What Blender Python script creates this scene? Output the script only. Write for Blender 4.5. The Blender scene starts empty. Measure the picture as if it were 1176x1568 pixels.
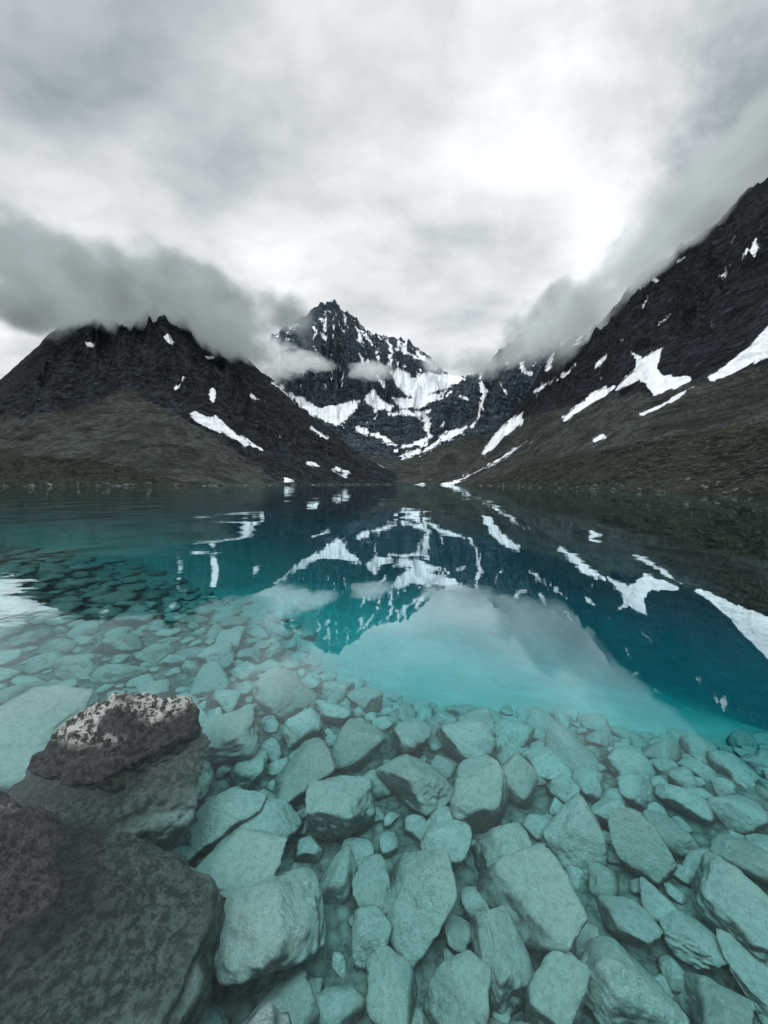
import bpy, math, numpy as np
from mathutils import Vector
rng=np.random.RandomState(7)
scene=bpy.context.scene
F=588.0; PITCH=math.radians(4.2); H=1.5
cp,sp=math.cos(PITCH),math.sin(PITCH)
def px2dir(u,v):
    xc=(np.asarray(u,float)-588)/F; yc=-(np.asarray(v,float)-784)/F
    return np.stack([xc, cp+yc*sp, -sp+yc*cp],-1)
def w2px(x,y,z):
    zz=z-H
    dep=y*cp-zz*sp; up=y*sp+zz*cp
    dep=np.maximum(dep,1e-3)
    return 588+F*x/dep, 784-F*up/dep
# ---------------- noise
P=rng.permutation(512).astype(np.int64); P=np.concatenate([P,P,P])
G=rng.normal(size=(512,3)); G/=np.linalg.norm(G,axis=1)[:,None]
def perlin(x,y,z):
    xi=np.floor(x).astype(np.int64); yi=np.floor(y).astype(np.int64); zi=np.floor(z).astype(np.int64)
    xf=x-xi; yf=y-yi; zf=z-zi
    f=lambda t:t*t*t*(t*(t*6-15)+10)
    u,v,w=f(xf),f(yf),f(zf)
    out=0
    for i in (0,1):
        for j in (0,1):
            for k in (0,1):
                h=P[P[P[(xi+i)&511]+((yi+j)&511)]+((zi+k)&511)]
                g=G[h]
                d=g[...,0]*(xf-i)+g[...,1]*(yf-j)+g[...,2]*(zf-k)
                out=out+d*(u if i else 1-u)*(v if j else 1-v)*(w if k else 1-w)
    return out*1.5
def fbm(x,y,z=None,o=5,g=.5):
    z=np.zeros_like(x) if z is None else z
    s=0;a=1;t=0
    for i in range(o):
        s=s+a*perlin(x+17.3*i,y-9.1*i,z+3.7*i); t+=a; a*=g; x=x*2.03;y=y*2.03;z=z*2.03
    return s/t
def ridged(x,y,o=6,g=.5):
    z=np.zeros_like(x); s=0;a=1;t=0;w=1
    for i in range(o):
        n=1-np.abs(perlin(x+31*i,y+11*i,z+5.5*i))*1.8
        n=np.clip(n,0,1)**2
        s=s+a*n*w; t+=a; w=np.clip(n*1.5,0.2,1); a*=g; x=x*2.07;y=y*2.07
    return s/t
def sstep(a,b,x):
    t=np.clip((x-a)/(b-a),0,1); return t*t*(3-2*t)
# ---------------- mesh helper
def mk(name,V,L,n,mat,attrs,smooth):
    me=bpy.data.meshes.new(name)
    me.vertices.add(len(V)); me.vertices.foreach_set('co',V.astype(np.float32).ravel())
    me.loops.add(L.size); me.loops.foreach_set('vertex_index',L.ravel().astype(np.int32))
    me.polygons.add(len(L)); me.polygons.foreach_set('loop_start',(np.arange(len(L))*n).astype(np.int32))
    try: me.polygons.foreach_set('loop_total',np.full(len(L),n,np.int32))
    except Exception: pass
    me.update(calc_edges=True)
    me.polygons.foreach_set('use_smooth',np.full(len(L),smooth))
    for k,v in attrs.items():
        at=me.attributes.new(k,'FLOAT','POINT'); at.data.foreach_set('value',v.astype(np.float32).ravel())
    me.materials.append(mat)
    ob=bpy.data.objects.new(name,me); scene.collection.objects.link(ob)
    return ob
def grid_mesh(name,X,Y,Z,mat,attrs={},smooth=True):
    n,m=X.shape
    idx=np.arange(n*m).reshape(n,m)
    a=idx[:-1,:-1];b=idx[1:,:-1];c=idx[1:,1:];d=idx[:-1,1:]
    return mk(name,np.stack([X,Y,Z],-1).reshape(-1,3),np.stack([a,b,c,d],-1).reshape(-1,4),4,mat,attrs,smooth)
def tri_mesh(name,V,T,mat,attrs={},smooth=True):
    return mk(name,V,T,3,mat,attrs,smooth)
# ---------------- node helper
class NT:
    def __init__(s,tree): s.t=tree; s.t.nodes.clear()
    def n(s,ty,**kw):
        nd=s.t.nodes.new(ty)
        for k,v in kw.items(): setattr(nd,k,v)
        return nd
    def set(s,sock,val):
        if isinstance(val,bpy.types.NodeSocket): s.t.links.new(val,sock)
        else: sock.default_value=val
    def m(s,op,a,b=None,c=None,clamp=False):
        nd=s.n('ShaderNodeMath',operation=op); nd.use_clamp=clamp
        s.set(nd.inputs[0],a)
        if b is not None: s.set(nd.inputs[1],b)
        if c is not None: s.set(nd.inputs[2],c)
        return nd.outputs[0]
    def v(s,op,a,b=None,out=0):
        nd=s.n('ShaderNodeVectorMath',operation=op); s.set(nd.inputs[0],a)
        if b is not None:
            if op=='SCALE': s.set(nd.inputs['Scale'],b)
            else: s.set(nd.inputs[1],b)
        return nd.outputs[out]
    def noise(s,vec,scale,detail=4,rough=.5,dist=0,col=False):
        nd=s.n('ShaderNodeTexNoise'); s.set(nd.inputs['Vector'],vec); nd.inputs['Scale'].default_value=scale
        nd.inputs['Detail'].default_value=detail; nd.inputs['Roughness'].default_value=rough; nd.inputs['Distortion'].default_value=dist
        return nd.outputs[1 if col else 0]
    def vor(s,vec,scale,feature='F1',out='Distance'):
        nd=s.n('ShaderNodeTexVoronoi',feature=feature); s.set(nd.inputs['Vector'],vec); nd.inputs['Scale'].default_value=scale
        return nd.outputs[out]
    def mr(s,val,a,b,c=0.,d=1.,smooth=True):
        nd=s.n('ShaderNodeMapRange'); nd.interpolation_type='SMOOTHSTEP' if smooth else 'LINEAR'
        s.set(nd.inputs[0],val)
        for i,x in enumerate((a,b,c,d)): s.set(nd.inputs[i+1],x)
        return nd.outputs[0]
    def mix(s,f,a,b):
        nd=s.n('ShaderNodeMix',data_type='RGBA'); s.set(nd.inputs[0],f)
        for sk,x in ((nd.inputs[6],a),(nd.inputs[7],b)):
            if isinstance(x,tuple) and len(x)==3: x=(*x,1)
            s.set(sk,x)
        return nd.outputs[2]
    def attr(s,name): return s.n('ShaderNodeAttribute',attribute_name=name).outputs['Fac']
def newmat(name):
    m=bpy.data.materials.new(name); m.use_nodes=True; return m,NT(m.node_tree)
def principled(t,col,rough,bumps,spec=.3):
    b=t.n('ShaderNodeBsdfPrincipled'); t.set(b.inputs['Base Color'],col); t.set(b.inputs['Roughness'],rough)
    b.inputs['Specular IOR Level'].default_value=spec
    hs=None
    for h,dist in bumps:
        x=t.m('MULTIPLY',h,dist); hs=x if hs is None else t.m('ADD',hs,x)
    bn=t.n('ShaderNodeBump'); bn.inputs['Distance'].default_value=1; bn.inputs['Strength'].default_value=1
    t.set(bn.inputs['Height'],hs); t.set(b.inputs['Normal'],bn.outputs[0])
    o=t.n('ShaderNodeOutputMaterial'); t.t.links.new(b.outputs[0],o.inputs[0]); return b
# ---------------- materials
def mountain_mat(name,r1,r2,k=1.0,scr_k=1.0):
    m,t=newmat(name)
    pos=t.n('ShaderNodeNewGeometry').outputs['Position']
    n1=t.noise(pos,.02*k,5,.65,.3); n2=t.noise(pos,.11*k,5,.72); n3=t.noise(pos,.6*k,3,.7)
    st=t.n('ShaderNodeMapping'); t.set(st.inputs[0],pos); st.inputs['Scale'].default_value=(.02,.02,.09); st.inputs['Rotation'].default_value=(.35,.25,0)
    n4=t.noise(st.outputs[0],1.0*k,6,.65,.6)
    f=t.m('ADD',t.m('MULTIPLY',n1,.5),t.m('MULTIPLY',n4,.5))
    rock=t.mix(t.mr(f,.44,.58),r1,r2)
    rock=t.mix(t.mr(n2,.51,.66,0,.85),rock,tuple(x*2.3 for x in r2))
    rock=t.mix(t.mr(n2,.48,.34,0,.95),rock,tuple(x*.25 for x in r1))
    S=lambda c:tuple(x*scr_k for x in c)
    scr=t.mix(t.mr(n2,.38,.62),S((.044,.056,.052)),S((.098,.118,.110)))
    scr=t.mix(t.mr(n1,.47,.58,0,.8),scr,S((.030,.042,.030)))
    scr=t.mix(t.mr(n3,.55,.68,0,.8),scr,S((.155,.172,.168)))
    scr=t.mix(t.mr(n4,.54,.61,0,.55),scr,(.018,.023,.023))
    c=t.mix(t.mr(t.m('ADD',t.attr('scree'),t.m('MULTIPLY',t.m('SUBTRACT',n1,.5),1.8)),.42,.58),rock,scr)
    vg=t.mix(t.mr(n2,.40,.60),(.011,.015,.010),(.038,.048,.029))
    vg=t.mix(t.mr(n3,.53,.64),vg,(.088,.097,.092))
    c=t.mix(t.mr(t.m('ADD',t.attr('veg'),t.m('MULTIPLY',t.m('SUBTRACT',n1,.5),1.2)),.4,.6),c,vg)
    sn=t.m('ADD',t.attr('snow'),t.m('ADD',t.m('MULTIPLY',t.m('SUBTRACT',n2,.5),9.0),t.m('MULTIPLY',t.m('SUBTRACT',n3,.5),3.0)))
    sn=t.mr(sn,-.5,.8)
    c=t.mix(sn,c,t.mix(n1,(.68,.74,.79),(.90,.93,.96)))
    inv=t.m('SUBTRACT',1.0,t.m('MULTIPLY',sn,.85))
    h=t.m('ADD',t.m('MULTIPLY',t.m('ADD',n1,n4),36/k),t.m('ADD',t.m('MULTIPLY',n2,14/k),t.m('MULTIPLY',n3,2.8/k)))
    principled(t,c,.9,[(t.m('MULTIPLY',h,inv),1.0)],spec=.12)
    return m
mat_left=mountain_mat('mountain_rock_mat',(.012,.018,.024),(.032,.043,.051),1.3,1.0)
mat_right=mountain_mat('mountain_rock_dark_mat',(.006,.010,.016),(.022,.030,.039),1.3,.9)
mat_peak_haze=mountain_mat('peak_rock_haze_mat',(.016,.031,.047),(.072,.103,.132),.7)  # rock colour lightened and blued to paint in distance haze

def stone_mat(name,dry=False):
    m,t=newmat(name)
    g=t.n('ShaderNodeNewGeometry'); pos=g.outputs['Position']
    sep=t.n('ShaderNodeSeparateXYZ'); t.set(sep.inputs[0],g.outputs['Normal'])
    sp_=t.n('ShaderNodeSeparateXYZ'); t.set(sp_.inputs[0],pos)
    n1=t.noise(pos,5,7,.65); n2=t.noise(pos,30,6,.72); n3=t.noise(pos,110,3,.6)
    rnd=t.attr('rnd')
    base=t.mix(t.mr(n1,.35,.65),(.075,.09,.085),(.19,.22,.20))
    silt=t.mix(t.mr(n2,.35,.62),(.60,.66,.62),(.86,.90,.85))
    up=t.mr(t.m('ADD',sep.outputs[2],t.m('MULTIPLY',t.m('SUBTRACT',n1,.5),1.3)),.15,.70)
    c=t.mix(up,base,silt)  # silt on tops; darker base also paints shade on sides and in gaps
    c=t.mix(t.mr(n2,.56,.64,0,.4),c,(.30,.33,.30))
    c=t.mix(t.m('MULTIPLY',rnd,.45),c,t.mix(n1,(.24,.26,.23),(.42,.44,.39)))
    dk=t.mix(t.mr(n2,.40,.60),(.020,.024,.026),(.066,.074,.076))
    dk=t.mix(t.mr(n3,.54,.68,0,.5),dk,(.13,.145,.145))
    li=t.m('MULTIPLY',t.mr(t.noise(pos,26,6,.75,.2),.49,.53),t.mr(t.noise(pos,3.5,3,.5),.42,.52))
    li=t.m('MULTIPLY',li,t.mr(sp_.outputs[2],.08,.15))
    dk=t.mix(li,dk,(.55,.57,.54))
    zz=t.m('ADD',sp_.outputs[2],t.m('MULTIPLY',t.m('SUBTRACT',n1,.5),.16))
    mid=t.mix(t.mr(n2,.42,.60),(.07,.09,.08),(.22,.27,.235))
    if dry:
        c=t.mix(t.mr(zz,-.45,-.22),c,mid)
        c=t.mix(t.mr(zz,-.18,.0),c,dk)
    else: c=t.mix(t.mr(zz,-.05,.02),c,dk)
    wet=t.mr(zz,0.0,.10,.35,.75)
    principled(t,c,wet,[(n1,.08),(n2,.04 if dry else .026),(n3,.007)],spec=.4)
    return m
mat_stone=stone_mat('submerged_stone_mat'); mat_boulder=stone_mat('boulder_mat',True)
m,t=newmat('lake_bed_mat')
pos=t.n('ShaderNodeNewGeometry').outputs['Position']
n1=t.noise(pos,2.2,6,.6); v1=t.vor(pos,14,'F1','Distance'); n2=t.noise(pos,30,5,.7)
gr=t.mix(t.mr(v1,.0,.7),(.40,.45,.41),(.09,.11,.10)); gr=t.mix(t.mr(n2,.4,.65),gr,(.26,.30,.27))
si=t.mix(t.mr(n1,.4,.62),(.70,.78,.73),(.80,.86,.81))
c=t.mix(t.attr('silt'),gr,si)
c=t.mix(t.attr('land'),c,t.mix(n1,(.08,.085,.07),(.16,.16,.14)))
principled(t,c,.9,[(n1,.03),(v1,-.02),(n2,.01)]); mat_bed=m
m,t=newmat('shore_rock_mat')
pos=t.n('ShaderNodeNewGeometry').outputs['Position']
n1=t.noise(pos,1.8,6,.65)
c=t.mix(t.mr(n1,.35,.65),(.03,.034,.032),(.12,.13,.125)); c=t.mix(t.m('MULTIPLY',t.attr('rnd'),.7),c,(.20,.21,.20))
principled(t,c,.9,[(n1,.15)]); mat_shore=m

# water
m,t=newmat('lake_water_mat')
pos=t.n('ShaderNodeNewGeometry').outputs['Position']
mp=t.n('ShaderNodeMapping'); t.set(mp.inputs[0],pos); mp.inputs['Scale'].default_value=(.55,1.0,1)
sx=t.n('ShaderNodeSeparateXYZ'); t.set(sx.inputs[0],pos)
w1=t.noise(mp.outputs[0],3.2,3,.5,.4); w2=t.noise(mp.outputs[0],.55,3,.5,.3); w3=t.noise(mp.outputs[0],.07,2,.5)
patch=t.mr(t.noise(pos,.12,2,.5),.40,.62,.25,1.0)
leftm=t.mr(t.m('DIVIDE',sx.outputs[0],t.m('ADD',t.m('ABSOLUTE',sx.outputs[1]),1.0)),-.15,-.6,.35,2.4)
near=t.mr(sx.outputs[1],2.5,5.5,.25,1.0)
amp=t.m('MULTIPLY',t.m('MULTIPLY',patch,leftm),near)
hh=t.m('ADD',t.m('MULTIPLY',w1,.0032),t.m('ADD',t.m('MULTIPLY',w2,.016),t.m('MULTIPLY',w3,.08)))
bn=t.n('ShaderNodeBump'); bn.inputs['Distance'].default_value=1.0; bn.inputs['Strength'].default_value=1.0
t.set(bn.inputs['Height'],t.m('MULTIPLY',hh,amp))
fr=t.n('ShaderNodeFresnel'); fr.inputs['IOR'].default_value=1.333; t.set(fr.inputs['Normal'],bn.outputs[0])
fac=t.m('MULTIPLY',fr.outputs[0],t.mr(fr.outputs[0],.025,.10,1.0,3.0)); fac=t.m('MINIMUM',fac,t.mr(fr.outputs[0],.3,1.0,.72,1.0))
gl=t.n('ShaderNodeBsdfGlossy'); gl.inputs['Roughness'].default_value=0.0; gl.inputs['Color'].default_value=(.82,.97,1,1); t.set(gl.inputs['Normal'],bn.outputs[0])
rf=t.n('ShaderNodeBsdfRefraction'); rf.inputs['Roughness'].default_value=0.0; rf.inputs['IOR'].default_value=1.333; t.set(rf.inputs['Normal'],bn.outputs[0])
mx=t.n('ShaderNodeMixShader'); t.set(mx.inputs[0],fac); t.t.links.new(rf.outputs[0],mx.inputs[1]); t.t.links.new(gl.outputs[0],mx.inputs[2])
ab=t.n('ShaderNodeVolumeAbsorption'); ab.inputs['Color'].default_value=(0.0,.862,.893,1); ab.inputs['Density'].default_value=.52
o=t.n('ShaderNodeOutputMaterial'); t.t.links.new(mx.outputs[0],o.inputs[0]); t.t.links.new(ab.outputs[0],o.inputs[1])
mat_water=m

# ---------------- terrain
def sdist(u,v,shape):
    kind,pts,w=shape
    pts=np.array(pts,float); best=np.full(u.shape,1e9)
    n=len(pts); segs=range(n if kind=='poly' else n-1)
    inside=np.zeros(u.shape,bool)
    for i in segs:
        a=pts[i];b=pts[(i+1)%n]; d=b-a; L=max((d**2).sum(),1e-6)
        tt=np.clip(((u-a[0])*d[0]+(v-a[1])*d[1])/L,0,1)
        ww=0
        if kind=='line':
            ww=w[i]+(w[i+1]-w[i])*tt
        dist=np.hypot(u-a[0]-tt*d[0],v-a[1]-tt*d[1])-ww
        best=np.minimum(best,dist)
        if kind=='poly':
            cond=((a[1]>v)!=(b[1]>v))
            with np.errstate(divide='ignore',invalid='ignore'):
                xx=(b[0]-a[0])*(v-a[1])/(b[1]-a[1]+1e-12)+a[0]
            inside^=(cond&(u<xx))
    return np.where(inside,best,-best) if kind=='poly' else -best
def layer(name,sky,az_r0,az_r1,mat,azr,nu,nv,shapes,scree_line,veg_line,expo=1.6,namp=.09,nscale=1/260.,zbase=0,snowrand=.5,wob=3.0,bx=0,jag=1.0,ribk=.5,st=.66,dz=8.,crest=.84):
    sky=np.array(sky,float); d=px2dir(sky[:,0],sky[:,1])
    saz=np.degrees(np.arctan2(d[:,0],d[:,1])); ste=d[:,2]/np.hypot(d[:,0],d[:,1])
    o=np.argsort(saz); saz=saz[o]; ste=ste[o]
    az=np.linspace(azr[0],azr[1],nu)
    s=np.concatenate([np.linspace(-.08,0,6)[:-1],np.linspace(0,1,nv)**1.25,1+np.linspace(0,1,30)[1:]*.6])
    A,S=np.meshgrid(az,s,indexing='ij')
    r0=np.interp(A,*zip(*az_r0)); r1=np.interp(A,*zip(*az_r1)); te=np.interp(A,saz,ste)
    R=r0+(r1-r0)*S
    ar=np.radians(A)
    X=R*np.sin(ar);Y=R*np.cos(ar)
    ztop=te*r1+H
    sf=np.clip(S,0,1)
    g=sf**expo
    Z=zbase*np.minimum(1,sf*12)+(ztop-zbase)*g
    Z=np.where(S<0,S*80*1.5-.0,Z)
    bk=np.clip((S-1)/.6,0,1); Z=np.where(S>1,ztop*(1-bk**.9)-60*bk,Z)
    wx=fbm(X*nscale*.6+5+bx,Y*nscale*.6)*60; wy=fbm(X*nscale*.6-9+bx,Y*nscale*.6+40)*60
    rd=ridged((X+wx)*nscale+bx,(Y+wy)*nscale*.75,7,.57)
    fb=fbm(X*nscale*3,Y*nscale*3,o=6,g=.6)
    rib=ridged(A*ribk*.5+fbm(A*.2+bx,S*3,o=3)*1.4+bx,S*2.2+A*.05,6,.56)
    zt=np.clip(ztop,0,None)
    env=zt*(sf**1.1)*(1.05-crest*sstep(.62,1.,S)*(S<=1))
    env=np.where(S>1,zt*(1.05-crest)*.8,env)
    rocky=sstep(.3,.6,S)
    ribenv=env*rocky*(1-(.85 if crest>.9 else .2)*sstep(.72,.97,S))
    Zr=(rd-.35)*namp*2.5*env+fb*namp*.5*env+(rib-.35)*namp*2.3*ribenv
    Zr+=(fbm(X*.05,Y*.05,o=5)*1.6+(ridged(X*.022,Y*.022,5)-.4)*5*sstep(.02,.2,S)+fbm(X*.25,Y*.25,o=3)*.7)*sstep(0.0,.06,S)*(S<1)*(1-.6*rocky)
    jg=fbm(A*1.1+bx,A*0+3.3,o=5,g=.5)*.03*jag*zt*sstep(.55,1,S)
    Z=Z+Zr+jg
    u,v=w2px(X,Y,Z)
    us=u+fbm(X*.012,Y*.012,Z*.02,o=5,g=.6)*wob*3; vs=v+fbm(X*.012+50,Y*.012,Z*.02,o=5,g=.6)*wob*2
    snow=np.full(X.shape,-12.)
    for sh in shapes: snow=np.maximum(snow,sdist(us,vs,sh))
    snow=snow+fbm(X*.03,Y*.03,Z*.03,o=5,g=.7)*dz-(rib-.35)*4
    if snowrand>0:
        gz=fbm(X*.03+3,Y*.03,Z*.008,o=5,g=.65); big=fbm(X*.005+8,Y*.005,Z*.005,o=2)
        gs=(gz-st+big*.4+.16*snowrand-(rib-.35)*.6)*22
        snow=np.maximum(snow,np.where((sf>.38),gs,-8)*1.0)
    snow=np.clip(snow,-8,8)
    sl=np.interp(u,*zip(*scree_line)); vl=np.interp(u,*zip(*veg_line))
    scree=sstep(-18,18,v-sl); veg=sstep(-10,14,v-vl)
    return grid_mesh(name,X,Y,Z,mat,dict(snow=snow,scree=scree,veg=veg)),(X,Y,Z,S)
Ln=lambda pts,w:('line',pts,w)
Pl=lambda pts:('poly',pts,0)
# left mountain
snowA=[Pl([(284,632),(300,628),(318,640),(332,652),(338,664),(318,654),(300,647)]),Pl([(316,640),(330,635),(347,650),(382,680),(378,684),(350,666),(336,659)]),
 Ln([(130,526),(140,529)],[3,4]),Ln([(255,512),(262,522)],[4,4]),Ln([(325,598),(325,614)],[3,2.5]),Ln([(317,548),(325,549)],[2.5,3]),
 Ln([(32,634),(50,626)],[2,1.5]),Ln([(472,708),(482,711)],[3,4]),Ln([(512,718),(530,728)],[3,4]),Ln([(438,735),(450,735)],[2.5,2.5]),
 Ln([(420,586),(440,606),(475,630)],[1.5,2.5,2]),Ln([(478,655),(500,672)],[1.5,2.5]),Ln([(575,705),(592,712)],[3,3]),Ln([(270,597),(279,581)],[2,2.5]),Ln([(385,606),(392,612)],[2,2]),Ln([(370,668),(400,690)],[1.5,2])]
A_sky=[(-1500,640),(-500,560),(-200,590),(-80,600),(0,580),(25,560),(45,542),(70,514),(110,486),(150,462),(190,440),(222,426),(250,436),(285,462),(320,485),(345,508),(375,545),(400,570),(425,586),(450,616),(480,640),(510,660),(540,690),(570,706),(600,722),(640,738)]
_,gA=layer('mountain',A_sky,[(-100,300),(-60,300),(-45,290),(-25,290),(-14,360),(-6,520),(4,700)],[(-100,900),(-45,900),(-20,880),(-10,860),(4,900)],mat_left,(-95,4.5),1150,300,snowA,
  [(-200,640),(0,640),(110,628),(195,596),(250,622),(330,668),(400,715),(430,745),(640,745)],[(-200,690),(0,690),(150,705),(260,728),(330,745),(640,760)],expo=1.45,namp=.09,nscale=1/230.,snowrand=.15,crest=.99,jag=.75)
# right mountain
snowC=[Pl([(966,537),(982,548),(998,542),(1024,525),(1012,546),(1006,560),(1018,576),(1058,574),(1060,583),(1030,596),(1000,608),(992,588),(980,580),(958,590),(936,601),(960,578),(975,566)]),
 Ln([(862,641),(885,625),(910,608),(938,594)],[2.5,6,6,4]),
 Pl([(1240,440),(1176,500),(1150,528),(1110,558),(1076,578),(1090,585),(1120,573),(1150,557),(1176,551),(1240,520)]),
 Ln([(980,634),(1010,622),(1040,606),(1062,592)],[2,4,4,3]),Ln([(912,674),(925,668)],[2,2]),
 Pl([(736,694),(748,676),(770,653),(800,628),(799,650),(775,666),(755,688),(742,700)]),
 Pl([(694,688),(715,672),(735,652),(774,614),(767,640),(745,662),(722,681),(704,690)]),
 Ln([(735,575),(742,600),(737,628),(722,655)],[3,3.5,3,2]),Ln([(843,543),(836,566)],[6,3.5]),Ln([(797,553),(803,570),(812,572)],[3,3.5,2]),
 Ln([(650,737),(672,722)],[2,3]),Ln([(680,744),(700,738),(760,706),(812,675)],[3.5,2.5,1.5,2]),Ln([(630,745),(650,738)],[1.5,1.5]),Ln([(905,500),(912,492)],[3,2]),Ln([(885,522),(890,515)],[2.5,2]),
 Ln([(950,515),(955,520)],[3,2.5]),Ln([(1002,428),(1005,430)],[3,3]),Ln([(985,470),(990,455)],[2.5,2.5]),Ln([(1010,497),(1030,480)],[1.5,2]),Ln([(1050,391),(1040,398)],[2,2]),Ln([(860,575),(880,560)],[1.5,2.5]),Ln([(912,560),(930,545)],[1.5,2]),Ln([(820,600),(850,580)],[2,2])]
C_sky=[(3500,120),(1800,60),(1450,100),(1300,180),(1176,272),(1130,307),(1100,335),(1060,365),(1020,390),(1000,398),(985,412),(960,438),(945,458),(930,478),(905,500),(870,520),(850,538),(830,560),(815,590),(795,618),(770,648),(735,680),(700,703),(660,725),(620,738),(560,741)]
_,gC=layer('mountain',C_sky,[(-3,760),(3,640),(8,560),(14,300),(20,180),(27,115),(36,80),(45,62),(70,50),(100,50)],[(-3,900),(3,950),(12,1100),(20,1050),(28,900),(45,640),(70,520),(100,520)],mat_right,(-3,95),1150,300,snowC,
  [(560,700),(640,715),(690,690),(740,672),(800,640),(870,622),(930,600),(1000,600),(1080,585),(1176,560),(1300,500)],[(560,760),(680,748),(760,728),(850,700),(1000,672),(1176,640),(1300,620)],expo=1.4,namp=.08,nscale=1/200.,bx=33.3,snowrand=.6,dz=6)
# buttress beyond
snowD=[Ln([(735,575),(742,600),(737,628),(722,655)],[3,4,3,2]),Ln([(705,605),(715,612)],[3,3]),Ln([(650,690),(690,665),(712,655)],[3,5,3]),Ln([(652,640),(655,665),(648,682)],[4,4,4]),Ln([(690,600),(672,612)],[2,1.5]),
 Ln([(640,692),(600,705)],[4,2]),Ln([(797,553),(803,570),(812,572)],[3,3.5,2]),Ln([(765,585),(775,600)],[2,2]),Ln([(600,690),(560,662),(540,650)],[3,3,2]),Ln([(612,685),(660,668)],[3,4])]
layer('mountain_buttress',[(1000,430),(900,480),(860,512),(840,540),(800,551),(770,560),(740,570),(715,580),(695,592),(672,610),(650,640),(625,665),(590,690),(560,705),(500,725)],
  [(-8,820),(25,820)],[(-8,1100),(0,1200),(5,1400),(25,1500)],mat_peak_haze,(-6,24),520,260,snowD,[(500,690),(600,696),(660,684),(740,668),(800,640),(1000,600)],[(400,790),(1200,790)],expo=1.15,namp=.10,nscale=1/220.,zbase=6,bx=71,snowrand=.9,jag=1.4,ribk=1.2,st=.57)
# central peak
snowB=[Pl([(596,572),(612,562),(630,577),(655,569),(680,573),(705,573),(714,580),(690,594),(668,600),(650,608),(632,612),(608,594)]),
 Pl([(440,602),(462,610),(490,625),(510,619),(552,612),(549,626),(530,642),(516,653),(498,647),(475,636)]),
 Pl([(554,612),(574,596),(584,611),(604,621),(599,632),(575,628)]),Pl([(596,604),(622,611),(650,605),(692,597),(672,613),(645,624),(613,627)]),
 Ln([(596,634),(620,632),(648,634),(668,622)],[3,4,4,2]),Ln([(545,655),(565,662),(590,672),(612,684)],[3,4,4,3]),Ln([(652,640),(655,665),(645,682)],[4,3,4]),Ln([(605,690),(640,690),(690,662),(720,655)],[4,4,5,4]),
 Ln([(480,500),(500,520)],[1.5,2]),Ln([(590,512),(600,540),(596,560)],[3,2.5,2.5]),Ln([(612,525),(622,540)],[3.5,3.5]),Ln([(560,512),(572,530)],[3,2]),Ln([(640,540),(664,562)],[3,5]),Ln([(500,486),(496,505)],[2,2]),Ln([(528,484),(532,500)],[2,1.5]),
 Ln([(735,572),(738,590)],[3,2]),Ln([(430,590),(445,605)],[2,3]),Ln([(600,530),(640,548)],[1.5,2.5]),Ln([(545,500),(553,520)],[1.5,2]),Ln([(575,575),(590,590)],[2,2.5])]
B_sky=[(250,600),(340,570),(400,532),(430,505),(455,487),(478,471),(490,460),(497,464),(505,457),(514,455),(520,466),(530,476),(550,490),(560,503),(572,509),(598,514),(626,521),(650,536),(664,550),(678,568),(690,577),(712,576),(735,566),(760,540),(785,518),(805,508),(830,512),(860,530),(900,560),(960,600)]
layer('mountain_peak',B_sky,[(-30,640),(0,640),(35,640)],[(-30,2300),(-8,2500),(5,2600),(12,2500),(35,2300)],mat_peak_haze,(-24,27),820,420,snowB,[(400,665),(480,660),(540,690),(600,700),(700,690),(900,640)],[(400,790),(1200,790)],expo=1.8,namp=.09,nscale=1/420.,zbase=5,bx=11,snowrand=1.2,wob=2.5,jag=.8,ribk=1.5,st=.52,dz=6)

# ---------------- lake bed / ground
def yedge(x): return np.interp(x,[-40,-12,-8,-5,-1.8,-.6,.4,1.5,2.6,5,10,40],[30,11,9,6.6,4.9,3.6,3.1,2.95,2.6,2.1,1.0,-3])
def bedz(x,y):
    sd=(y-yedge(x))*.85; r=np.hypot(x,y)
    sp_=np.log1p(np.exp(np.clip(sd*4,-30,30)))/4
    sp_=np.where(sd>6,sd,sp_)
    dep=.80+.10*fbm(x*.5,y*.5,o=3)+.05*np.clip(y,0,6)+2.8*(1-np.exp(-sp_*.40))+5*sstep(6.0,20,r+x*.75)+13*sstep(12,70,r+x*.7)
    dep=dep+fbm(x*1.5,y*1.5,o=3)*.05
    z=-dep
    back=sstep(.3,-3.0,y)
    z=z*(1-back)+back*(.5+.12*np.clip(-y,0,200)+fbm(x*.2,y*.2)*.5)
    return z,sd,back
az=np.radians(np.linspace(0,360,721)); rr=np.concatenate([[0.02],np.geomspace(.25,12,170),np.geomspace(12.5,4500,90)])
A,R=np.meshgrid(az,rr,indexing='ij'); X=R*np.sin(A);Y=R*np.cos(A)
Z,sd,back=bedz(X,Y)
Z=Z+fbm(X*6,Y*6,o=3)*.02*(R<14)
grid_mesh('lake_bed_ground',X,Y,Z,mat_bed,dict(silt=sstep(-.1,.8,sd)*(1-back),land=back))
xs=np.linspace(-900,900,3); ys=np.array([-900,0,900.])
X,Y=np.meshgrid(xs,ys,indexing='ij')
grid_mesh('lake_water',X,Y,X*0,mat_water,smooth=False)

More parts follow.
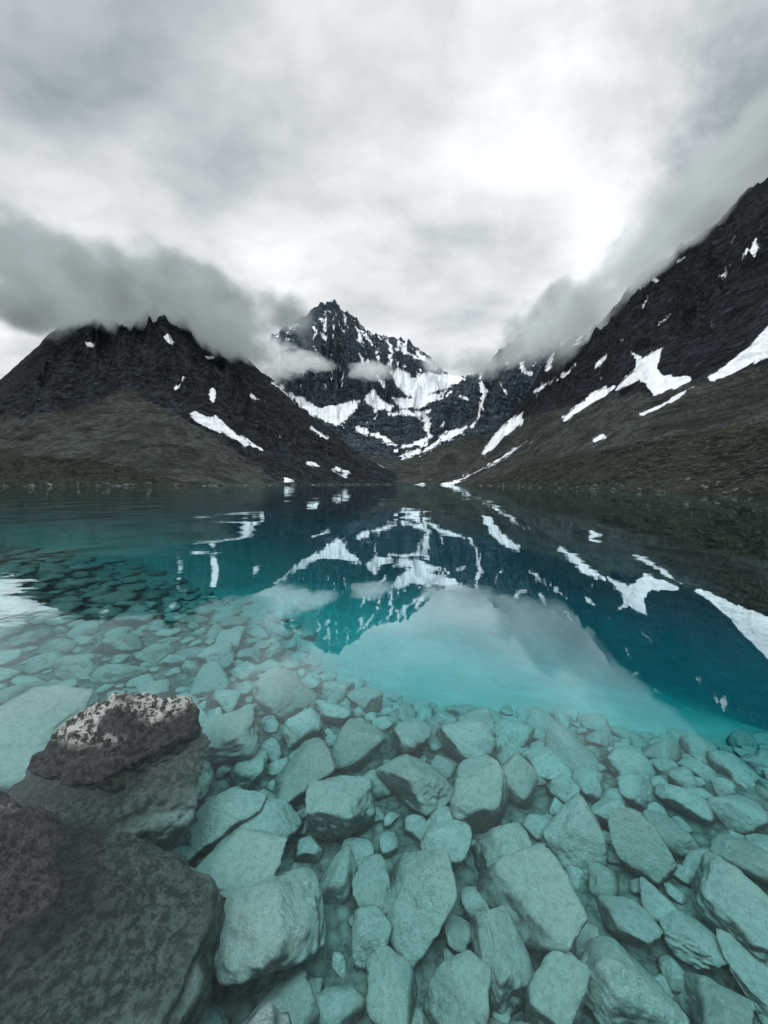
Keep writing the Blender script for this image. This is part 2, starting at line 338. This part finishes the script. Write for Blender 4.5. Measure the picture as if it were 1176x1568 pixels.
# ---------------- stones
import bmesh
def ico(sub):
    bm=bmesh.new(); bmesh.ops.create_icosphere(bm,subdivisions=sub,radius=1)
    V=np.array([v.co[:] for v in bm.verts]); T=np.array([[v.index for v in f.verts] for f in bm.faces]); bm.free()
    return V/np.linalg.norm(V,axis=1)[:,None],T
ICO={k:ico(k) for k in (3,4,5,6)}
def rock(sub,seed,p=16,nplanes=13,rough=1.0):
    r=np.random.RandomState(seed); D,T=ICO[sub]
    n=r.normal(size=(nplanes,3)); n/=np.linalg.norm(n,axis=1)[:,None]
    n=np.concatenate([n,-n[:3]+r.normal(size=(3,3))*.15]); n/=np.linalg.norm(n,axis=1)[:,None]
    dd=r.uniform(.60,1.0,len(n))
    q=np.clip(D@n.T,0,None)/dd
    rad=(np.sum(q**p,1)+1e-6)**(-1/p)
    rad=np.minimum(rad,1.2)
    V=D*rad[:,None]
    o=r.uniform(0,100,3)
    V=V*(1+rough*(.10*fbm(V[:,0]*1.6+o[0],V[:,1]*1.6+o[1],V[:,2]*1.6+o[2],o=3)+.08*fbm(V[:,0]*5+o[0],V[:,1]*5+o[1],V[:,2]*5+o[2],o=4,g=.6)))[:,None]
    V/= np.abs(V).max(0)
    return V,T
def rotm(r,tilt=.35):
    a=r.uniform(0,2*math.pi); c,s=math.cos(a),math.sin(a)
    Rz=np.array([[c,-s,0],[s,c,0],[0,0,1]])
    tx,ty=r.normal(0,tilt,2)
    Rx=np.array([[1,0,0],[0,math.cos(tx),-math.sin(tx)],[0,math.sin(tx),math.cos(tx)]])
    Ry=np.array([[math.cos(ty),0,math.sin(ty)],[0,1,0],[-math.sin(ty),0,math.cos(ty)]])
    return Rz@Rx@Ry
def px2bed(u,v,depth):
    d=px2dir(u,v); d=d/np.linalg.norm(d); tt=H/(-d[2]); hit=np.array([0,0,H])+d*tt
    h=d[:2]/np.hypot(*d[:2]); s=np.hypot(*d[:2])/1.333; c=math.sqrt(1-s*s)
    return np.array([hit[0]+h[0]*s/c*depth,hit[1]+h[1]*s/c*depth]), tt,c,-d[2]
heroes=[(645,1365,132,190),(815,1372,165,125),(525,1232,112,130),(465,1182,100,80),(545,1138,85,65),(632,1195,105,105),(735,1215,110,105),(762,1300,105,90),(888,1272,95,115),(415,1256,85,75),(342,1252,100,80),(365,1322,160,95),
 (430,1405,220,160),(760,1448,105,115),(710,1525,120,100),(955,1510,150,120),(1062,1425,85,120),(960,1388,72,90),(985,1292,95,62),(1135,1390,140,130),(335,1130,135,60),(712,1128,85,55),(625,1125,85,55),(862,1195,50,50),(845,1515,120,100),(565,1418,65,70),
 (1100,1530,110,90),(680,1250,60,60),(518,1330,60,90),(572,1345,70,95),(440,1062,95,50),(330,1003,62,40),(790,1195,80,60),(1140,1300,90,80),(1045,1215,80,40),(240,1055,65,32),(50,1120,170,90),(25,1190,140,80),(300,1185,70,70),(380,1165,60,50),(600,1490,90,90),(460,1110,70,40),(680,1275,90,60),(935,1235,70,40),(1165,1480,90,120),(1010,1370,60,50),(895,1420,70,50),(320,1040,60,40),(700,1400,50,70)]
placed=[]
for i,(u,v,w,h) in enumerate(heroes):
    (x,y),tt,c,dz=px2bed(u,v,.6)
    zb=float(bedz(np.array([x]),np.array([y]))[0][0])
    (x,y),tt,c,dz=px2bed(u,v,max(.2,-zb-.15))
    dist=tt+(-zb-.15)/c
    fz=px2dir(u,v); dist=dist/np.linalg.norm(fz)
    rx=w/F*dist*.5*.93; ry=min(h/F*dist*.5/max(.5,dz)*.88,rx*1.22); rz=min(rx,ry)*.82
    sub=5 if max(w,h)>90 else 4
    V,T=rock(sub,100+i,p=14+ (i%4)*5)
    r=np.random.RandomState(i)
    V=V*np.array([rx,ry,rz])
    tl=r.normal(0,.3,2); a=r.normal(0,.35)
    ca,sa=math.cos(a),math.sin(a); V=V@np.array([[ca,-sa,0],[sa,ca,0],[0,0,1]]).T
    V[:,2]+=tl[0]*V[:,0]+tl[1]*V[:,1]
    V+=np.array([x,y,zb+rz*.7])
    top=V[:,2].max()
    if top>-.10: V[:,2]-=top+.10
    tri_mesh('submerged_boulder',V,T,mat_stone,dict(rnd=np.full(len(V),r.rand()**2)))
    placed.append((x,y,(rx+ry)/2*.88))
def boulder(name,pos,rad,seed,a=0,tilt=(0,0),sub=6,p=14,rough=1.2,npl=11,mat=None):
    V,T=rock(sub,seed,p=p,nplanes=npl,rough=rough)
    V=V*np.array(rad); ca,sa=math.cos(a),math.sin(a); V=V@np.array([[ca,-sa,0],[sa,ca,0],[0,0,1]]).T
    V[:,2]+=tilt[0]*V[:,0]+tilt[1]*V[:,1]
    o=fbm(V[:,0]*9,V[:,1]*9,V[:,2]*9+seed,o=5,g=.65)*.04+ (1-np.abs(fbm(V[:,0]*3,V[:,1]*3,V[:,2]*3+seed,o=3))*4).clip(0,1)*-.02
    V=V*(1+o/np.linalg.norm(V,axis=1))[:,None]
    V+=np.array(pos); tri_mesh(name,V,T,mat or mat_boulder,dict(rnd=np.zeros(len(V))))
    placed.append((pos[0],pos[1],(rad[0]+rad[1])/2*.9))
boulder('boulder',(-1.50,2.0,-.30),(.54,.44,.60),901,.3,(.06,.08),p=24)
boulder('boulder',(-1.42,1.24,-.24),(.80,.54,.58),905,.2,(-.28,.14),p=24)
boulder('boulder',(-.50,.92,-.50),(.30,.26,.30),911,.5,(0,0),sub=5,mat=mat_stone)
N=0; VV=[];TT=[];RR=[];off=0
protos=[rock(3,500+k,p=14+4*(k%5)) for k in range(26)]
protos4=[rock(4,600+k,p=14+4*(k%5)) for k in range(16)]
r=np.random.RandomState(3)
def addstone(x,y,z,rx,ry,rz,hi,sunk,al=None):
    global off
    V,T=(protos4 if hi else protos)[r.randint(16 if hi else 26)]
    V=(V*np.array([rx,ry,rz]))@rotm(r,.28).T+np.array([x,y,z+rz*sunk])
    if V[:,2].max()>-.08 and z<0: V[:,2]-=V[:,2].max()+.08
    VV.append(V);TT.append(T+off);RR.append(np.full(len(V),r.rand()**2)); off+=len(V)
cx=np.array([p[0] for p in placed]);cy=np.array([p[1] for p in placed]);cr=np.array([p[2] for p in placed])
for size,tries,ov in ((.19,1100,.78),(.13,3500,.76),(.085,8000,.74),(.05,14000,.74)):
    for k in range(tries):
        x=r.uniform(-9,5.0); y=r.uniform(-.2,9.5)
        if abs(x)>y*1.15+1.3: continue
        if size<.07 and y>4.2: continue
        s=size*r.uniform(.75,1.25)*(1+.12*max(0,-x-2))
        sdv=(y-yedge(x))*.85
        if sdv>.1+r.rand()**2*(.7 if x>-1 else 1.6): continue
        d=np.hypot(cx-x,cy-y)
        if np.any(d<(cr+s)*ov): continue
        cx=np.append(cx,x);cy=np.append(cy,y);cr=np.append(cr,s)
        z=float(bedz(np.array([x]),np.array([y]))[0][0])
        if z>-.1: continue
        addstone(x,y,z,s*r.uniform(.95,1.4),s*r.uniform(.8,1.1),s*r.uniform(.65,1.05),size>.1 and y<4.5,.4)
        N+=1
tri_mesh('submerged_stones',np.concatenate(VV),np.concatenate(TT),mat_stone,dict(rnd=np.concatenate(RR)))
print('stones',N)
VV=[];TT=[];RR=[];off=0
X,Y,Z,S=gC
ok=np.argwhere((Z>-.2)&(Z<10)&(S<.3)&(S>=0)&(np.hypot(X,Y)<500))
for k in range(2200):
    i,j=ok[r.randint(len(ok))]
    if r.rand()>math.exp(-max(Z[i,j],0)/2.5): continue
    R_=math.hypot(X[i,j],Y[i,j]); s=(.07+r.rand()**5*.36)*(.7+R_/200)
    addstone(X[i,j],Y[i,j],Z[i,j]+.05,s*1.2,s,s*.7,False,.0)
X,Y,Z,S=gA
ok=np.argwhere((Z>-.3)&(Z<2.0)&(S<.15)&(S>-.01)&(X>-420))
for k in range(1300):
    i,j=ok[r.randint(len(ok))]; s=.3+r.rand()**4*1.0
    addstone(X[i,j],Y[i,j],max(Z[i,j],0)+.05,s*1.6,s,s*.6,False,.0)
tri_mesh('shoreline_rocks',np.concatenate(VV),np.concatenate(TT),mat_shore,dict(rnd=np.concatenate(RR)))

# ---------------- low clouds
def cloud(u,v,rad,hw,hh,hd,rgb,dens,seed,soft=1.0,roll=0,nsc=2.0):
    d=px2dir(u,v); hz=math.hypot(d[0],d[1]); pos=np.array([0,0,H])+d/hz*rad
    k=rad/F*math.sqrt(1+ (d[0])**2)
    bm=bmesh.new(); bmesh.ops.create_icosphere(bm,subdivisions=3,radius=1.0); me=bpy.data.meshes.new('cloud'); bm.to_mesh(me); bm.free()
    ob=bpy.data.objects.new('cloud',me); scene.collection.objects.link(ob)
    ob.location=pos; ob.scale=(hw*k,hd,hh*k)
    ob.rotation_euler=(0,math.radians(roll),-math.atan2(d[0],d[1]))
    m,t=newmat('cloud_glow_mat')
    tc=t.n('ShaderNodeTexCoord').outputs['Object']
    mp=t.n('ShaderNodeMapping'); t.set(mp.inputs[0],tc); mp.inputs['Scale'].default_value=(1,hd/(hw*k),hh/hw*1.15); mp.inputs['Location'].default_value=(seed,seed*2.1,seed*.7)
    nz=t.noise(mp.outputs[0],nsc,4,.6,0)
    ln=t.v('LENGTH',tc,out=1)
    e=t.m('SUBTRACT',1.0,ln)
    q=t.m('ADD',t.m('MULTIPLY',e,1.1),t.m('MULTIPLY',t.m('SUBTRACT',nz,.5),2.8))
    q=t.mr(q,.22,.22+.5*soft)
    q=t.m('MULTIPLY',q,t.mr(e,0,.25))
    D=t.m('MULTIPLY',q,dens)
    sz=t.n('ShaderNodeSeparateXYZ'); t.set(sz.inputs[0],tc)
    lum=t.m('ADD',t.mr(sz.outputs[2],-.8,.8,.88,1.35),t.m('MULTIPLY',t.m('SUBTRACT',nz,.55),-2.0))  # painted shading: tops lighter, undersides and thick parts darker
    ab=t.n('ShaderNodeVolumeAbsorption'); ab.inputs['Color'].default_value=(0,0,0,1); t.set(ab.inputs['Density'],D)
    em=t.n('ShaderNodeEmission'); em.inputs['Color'].default_value=(*rgb,1); t.set(em.inputs['Strength'],t.m('MULTIPLY',D,lum))  # volume glows by itself in place of scattered skylight
    ad=t.n('ShaderNodeAddShader'); t.t.links.new(ab.outputs[0],ad.inputs[0]); t.t.links.new(em.outputs[0],ad.inputs[1])
    o=t.n('ShaderNodeOutputMaterial'); t.t.links.new(ad.outputs[0],o.inputs[1])
    try: m.cycles.volume_step_rate=1.0
    except Exception: pass
    me.materials.append(m)
cloud(222,462,790,208,66,180,(.28,.33,.34),.060,3.1,nsc=2.7)
cloud(415,552,1500,60,38,140,(.50,.55,.57),.022,8.7,nsc=2.4)
cloud(470,556,1650,50,17,100,(.50,.55,.57),.022,2.7,nsc=2.6)
cloud(568,568,1700,46,18,90,(.50,.55,.57),.024,1.7,nsc=2.6)
cloud(705,556,2200,70,24,160,(.46,.50,.52),.014,4.4)
cloud(835,500,1000,110,45,130,(.38,.43,.44),.030,6.2,roll=-28,nsc=2.4)
cloud(1095,300,740,230,50,115,(.36,.41,.42),.034,9.9,roll=-38,nsc=2.7)

# ---------------- world
w=bpy.data.worlds.new('World'); scene.world=w; w.use_nodes=True
t=NT(w.node_tree)
tc=t.n('ShaderNodeTexCoord').outputs['Generated']
d0=t.v('NORMALIZE',tc)
nv=t.v('SUBTRACT',t.noise(d0,3.2,6,.6,.2,True),(.5,.5,.5))
d1=t.v('ADD',d0,t.v('SCALE',nv,.55))
sx=t.n('ShaderNodeSeparateXYZ'); t.set(sx.inputs[0],d0)
den=t.m('ADD',t.m('ABSOLUTE',sx.outputs[2]),.22)
cb=t.n('ShaderNodeCombineXYZ'); t.set(cb.inputs[0],t.m('DIVIDE',sx.outputs[0],den)); t.set(cb.inputs[1],t.m('DIVIDE',sx.outputs[1],den)); cb.inputs[2].default_value=2.7
mp=t.n('ShaderNodeMapping'); t.set(mp.inputs[0],cb.outputs[0]); mp.inputs['Rotation'].default_value=(0,0,.6); mp.inputs['Scale'].default_value=(.8,1.25,1)
n1=t.noise(mp.outputs[0],1.5,7,.50,.25); n2=t.noise(mp.outputs[0],4.0,5,.50,.15)
L=t.m('ADD',.63,t.m('MULTIPLY',t.m('SUBTRACT',n1,.5),.50)); L=t.m('ADD',L,t.m('MULTIPLY',t.m('SUBTRACT',n2,.5),.85))
lob=[(770,150,9,.36),(960,300,7,.36),(480,345,12,.30),(840,410,7,.18),(600,60,22,.04),(0,520,14,.24),(60,40,24,-.12),(90,260,14,.10),(1165,210,10,-.16),(1176,30,18,-.14),(640,270,9,-.16),(660,500,12,.14)]
for u,v,wd,am in lob:
    dd=px2dir(u,v); dd=dd/np.linalg.norm(dd); k=1/(1-math.cos(math.radians(wd)))
    dt=t.v('DOT_PRODUCT',t.v('NORMALIZE',d1),tuple(dd),out=1)
    L=t.m('ADD',L,t.m('MULTIPLY',t.m('EXPONENT',t.m('MULTIPLY',t.m('SUBTRACT',dt,1.0),k)),am))
L=t.m('ADD',L,t.mr(sx.outputs[2],.80,1.0,0,2.6))
L=t.m('MAXIMUM',L,.12)
col=t.mix(t.mr(L,.25,.85),(.86,1.0,1.04),(.97,1.0,1.02))
bg=t.n('ShaderNodeBackground'); t.set(bg.inputs[0],t.v('SCALE',col,L)); bg.inputs[1].default_value=1.0
sky=t.n('ShaderNodeTexSky'); sky.sky_type='NISHITA'; sky.sun_disc=False; sky.sun_elevation=math.radians(55); sky.sun_rotation=math.radians(200)
b2=t.n('ShaderNodeBackground'); t.t.links.new(sky.outputs[0],b2.inputs[0]); b2.inputs[1].default_value=.01
ad=t.n('ShaderNodeAddShader'); t.t.links.new(bg.outputs[0],ad.inputs[0]); t.t.links.new(b2.outputs[0],ad.inputs[1])
o=t.n('ShaderNodeOutputWorld'); t.t.links.new(ad.outputs[0],o.inputs[0])
sl=bpy.data.lights.new('sun','SUN'); sl.energy=1.4; sl.angle=math.radians(25); sl.color=(1,.98,.95)
so=bpy.data.objects.new('sun',sl); scene.collection.objects.link(so)
el,azs=math.radians(55),math.radians(200)
sd_=Vector((math.sin(azs)*math.cos(el),math.cos(azs)*math.cos(el),math.sin(el)))
so.rotation_euler=sd_.to_track_quat('Z','Y').to_euler()
cam=bpy.data.cameras.new('camera'); co=bpy.data.objects.new('camera',cam); scene.collection.objects.link(co)
cam.sensor_fit='VERTICAL'; cam.sensor_height=36; cam.sensor_width=27; cam.lens=36*F/1568
cam.clip_start=.05; cam.clip_end=20000
co.location=(0,0,H); co.rotation_euler=(math.radians(90)-PITCH,0,0)
scene.camera=co
scene.view_settings.view_transform='Standard'; scene.view_settings.look='None'; scene.view_settings.exposure=0
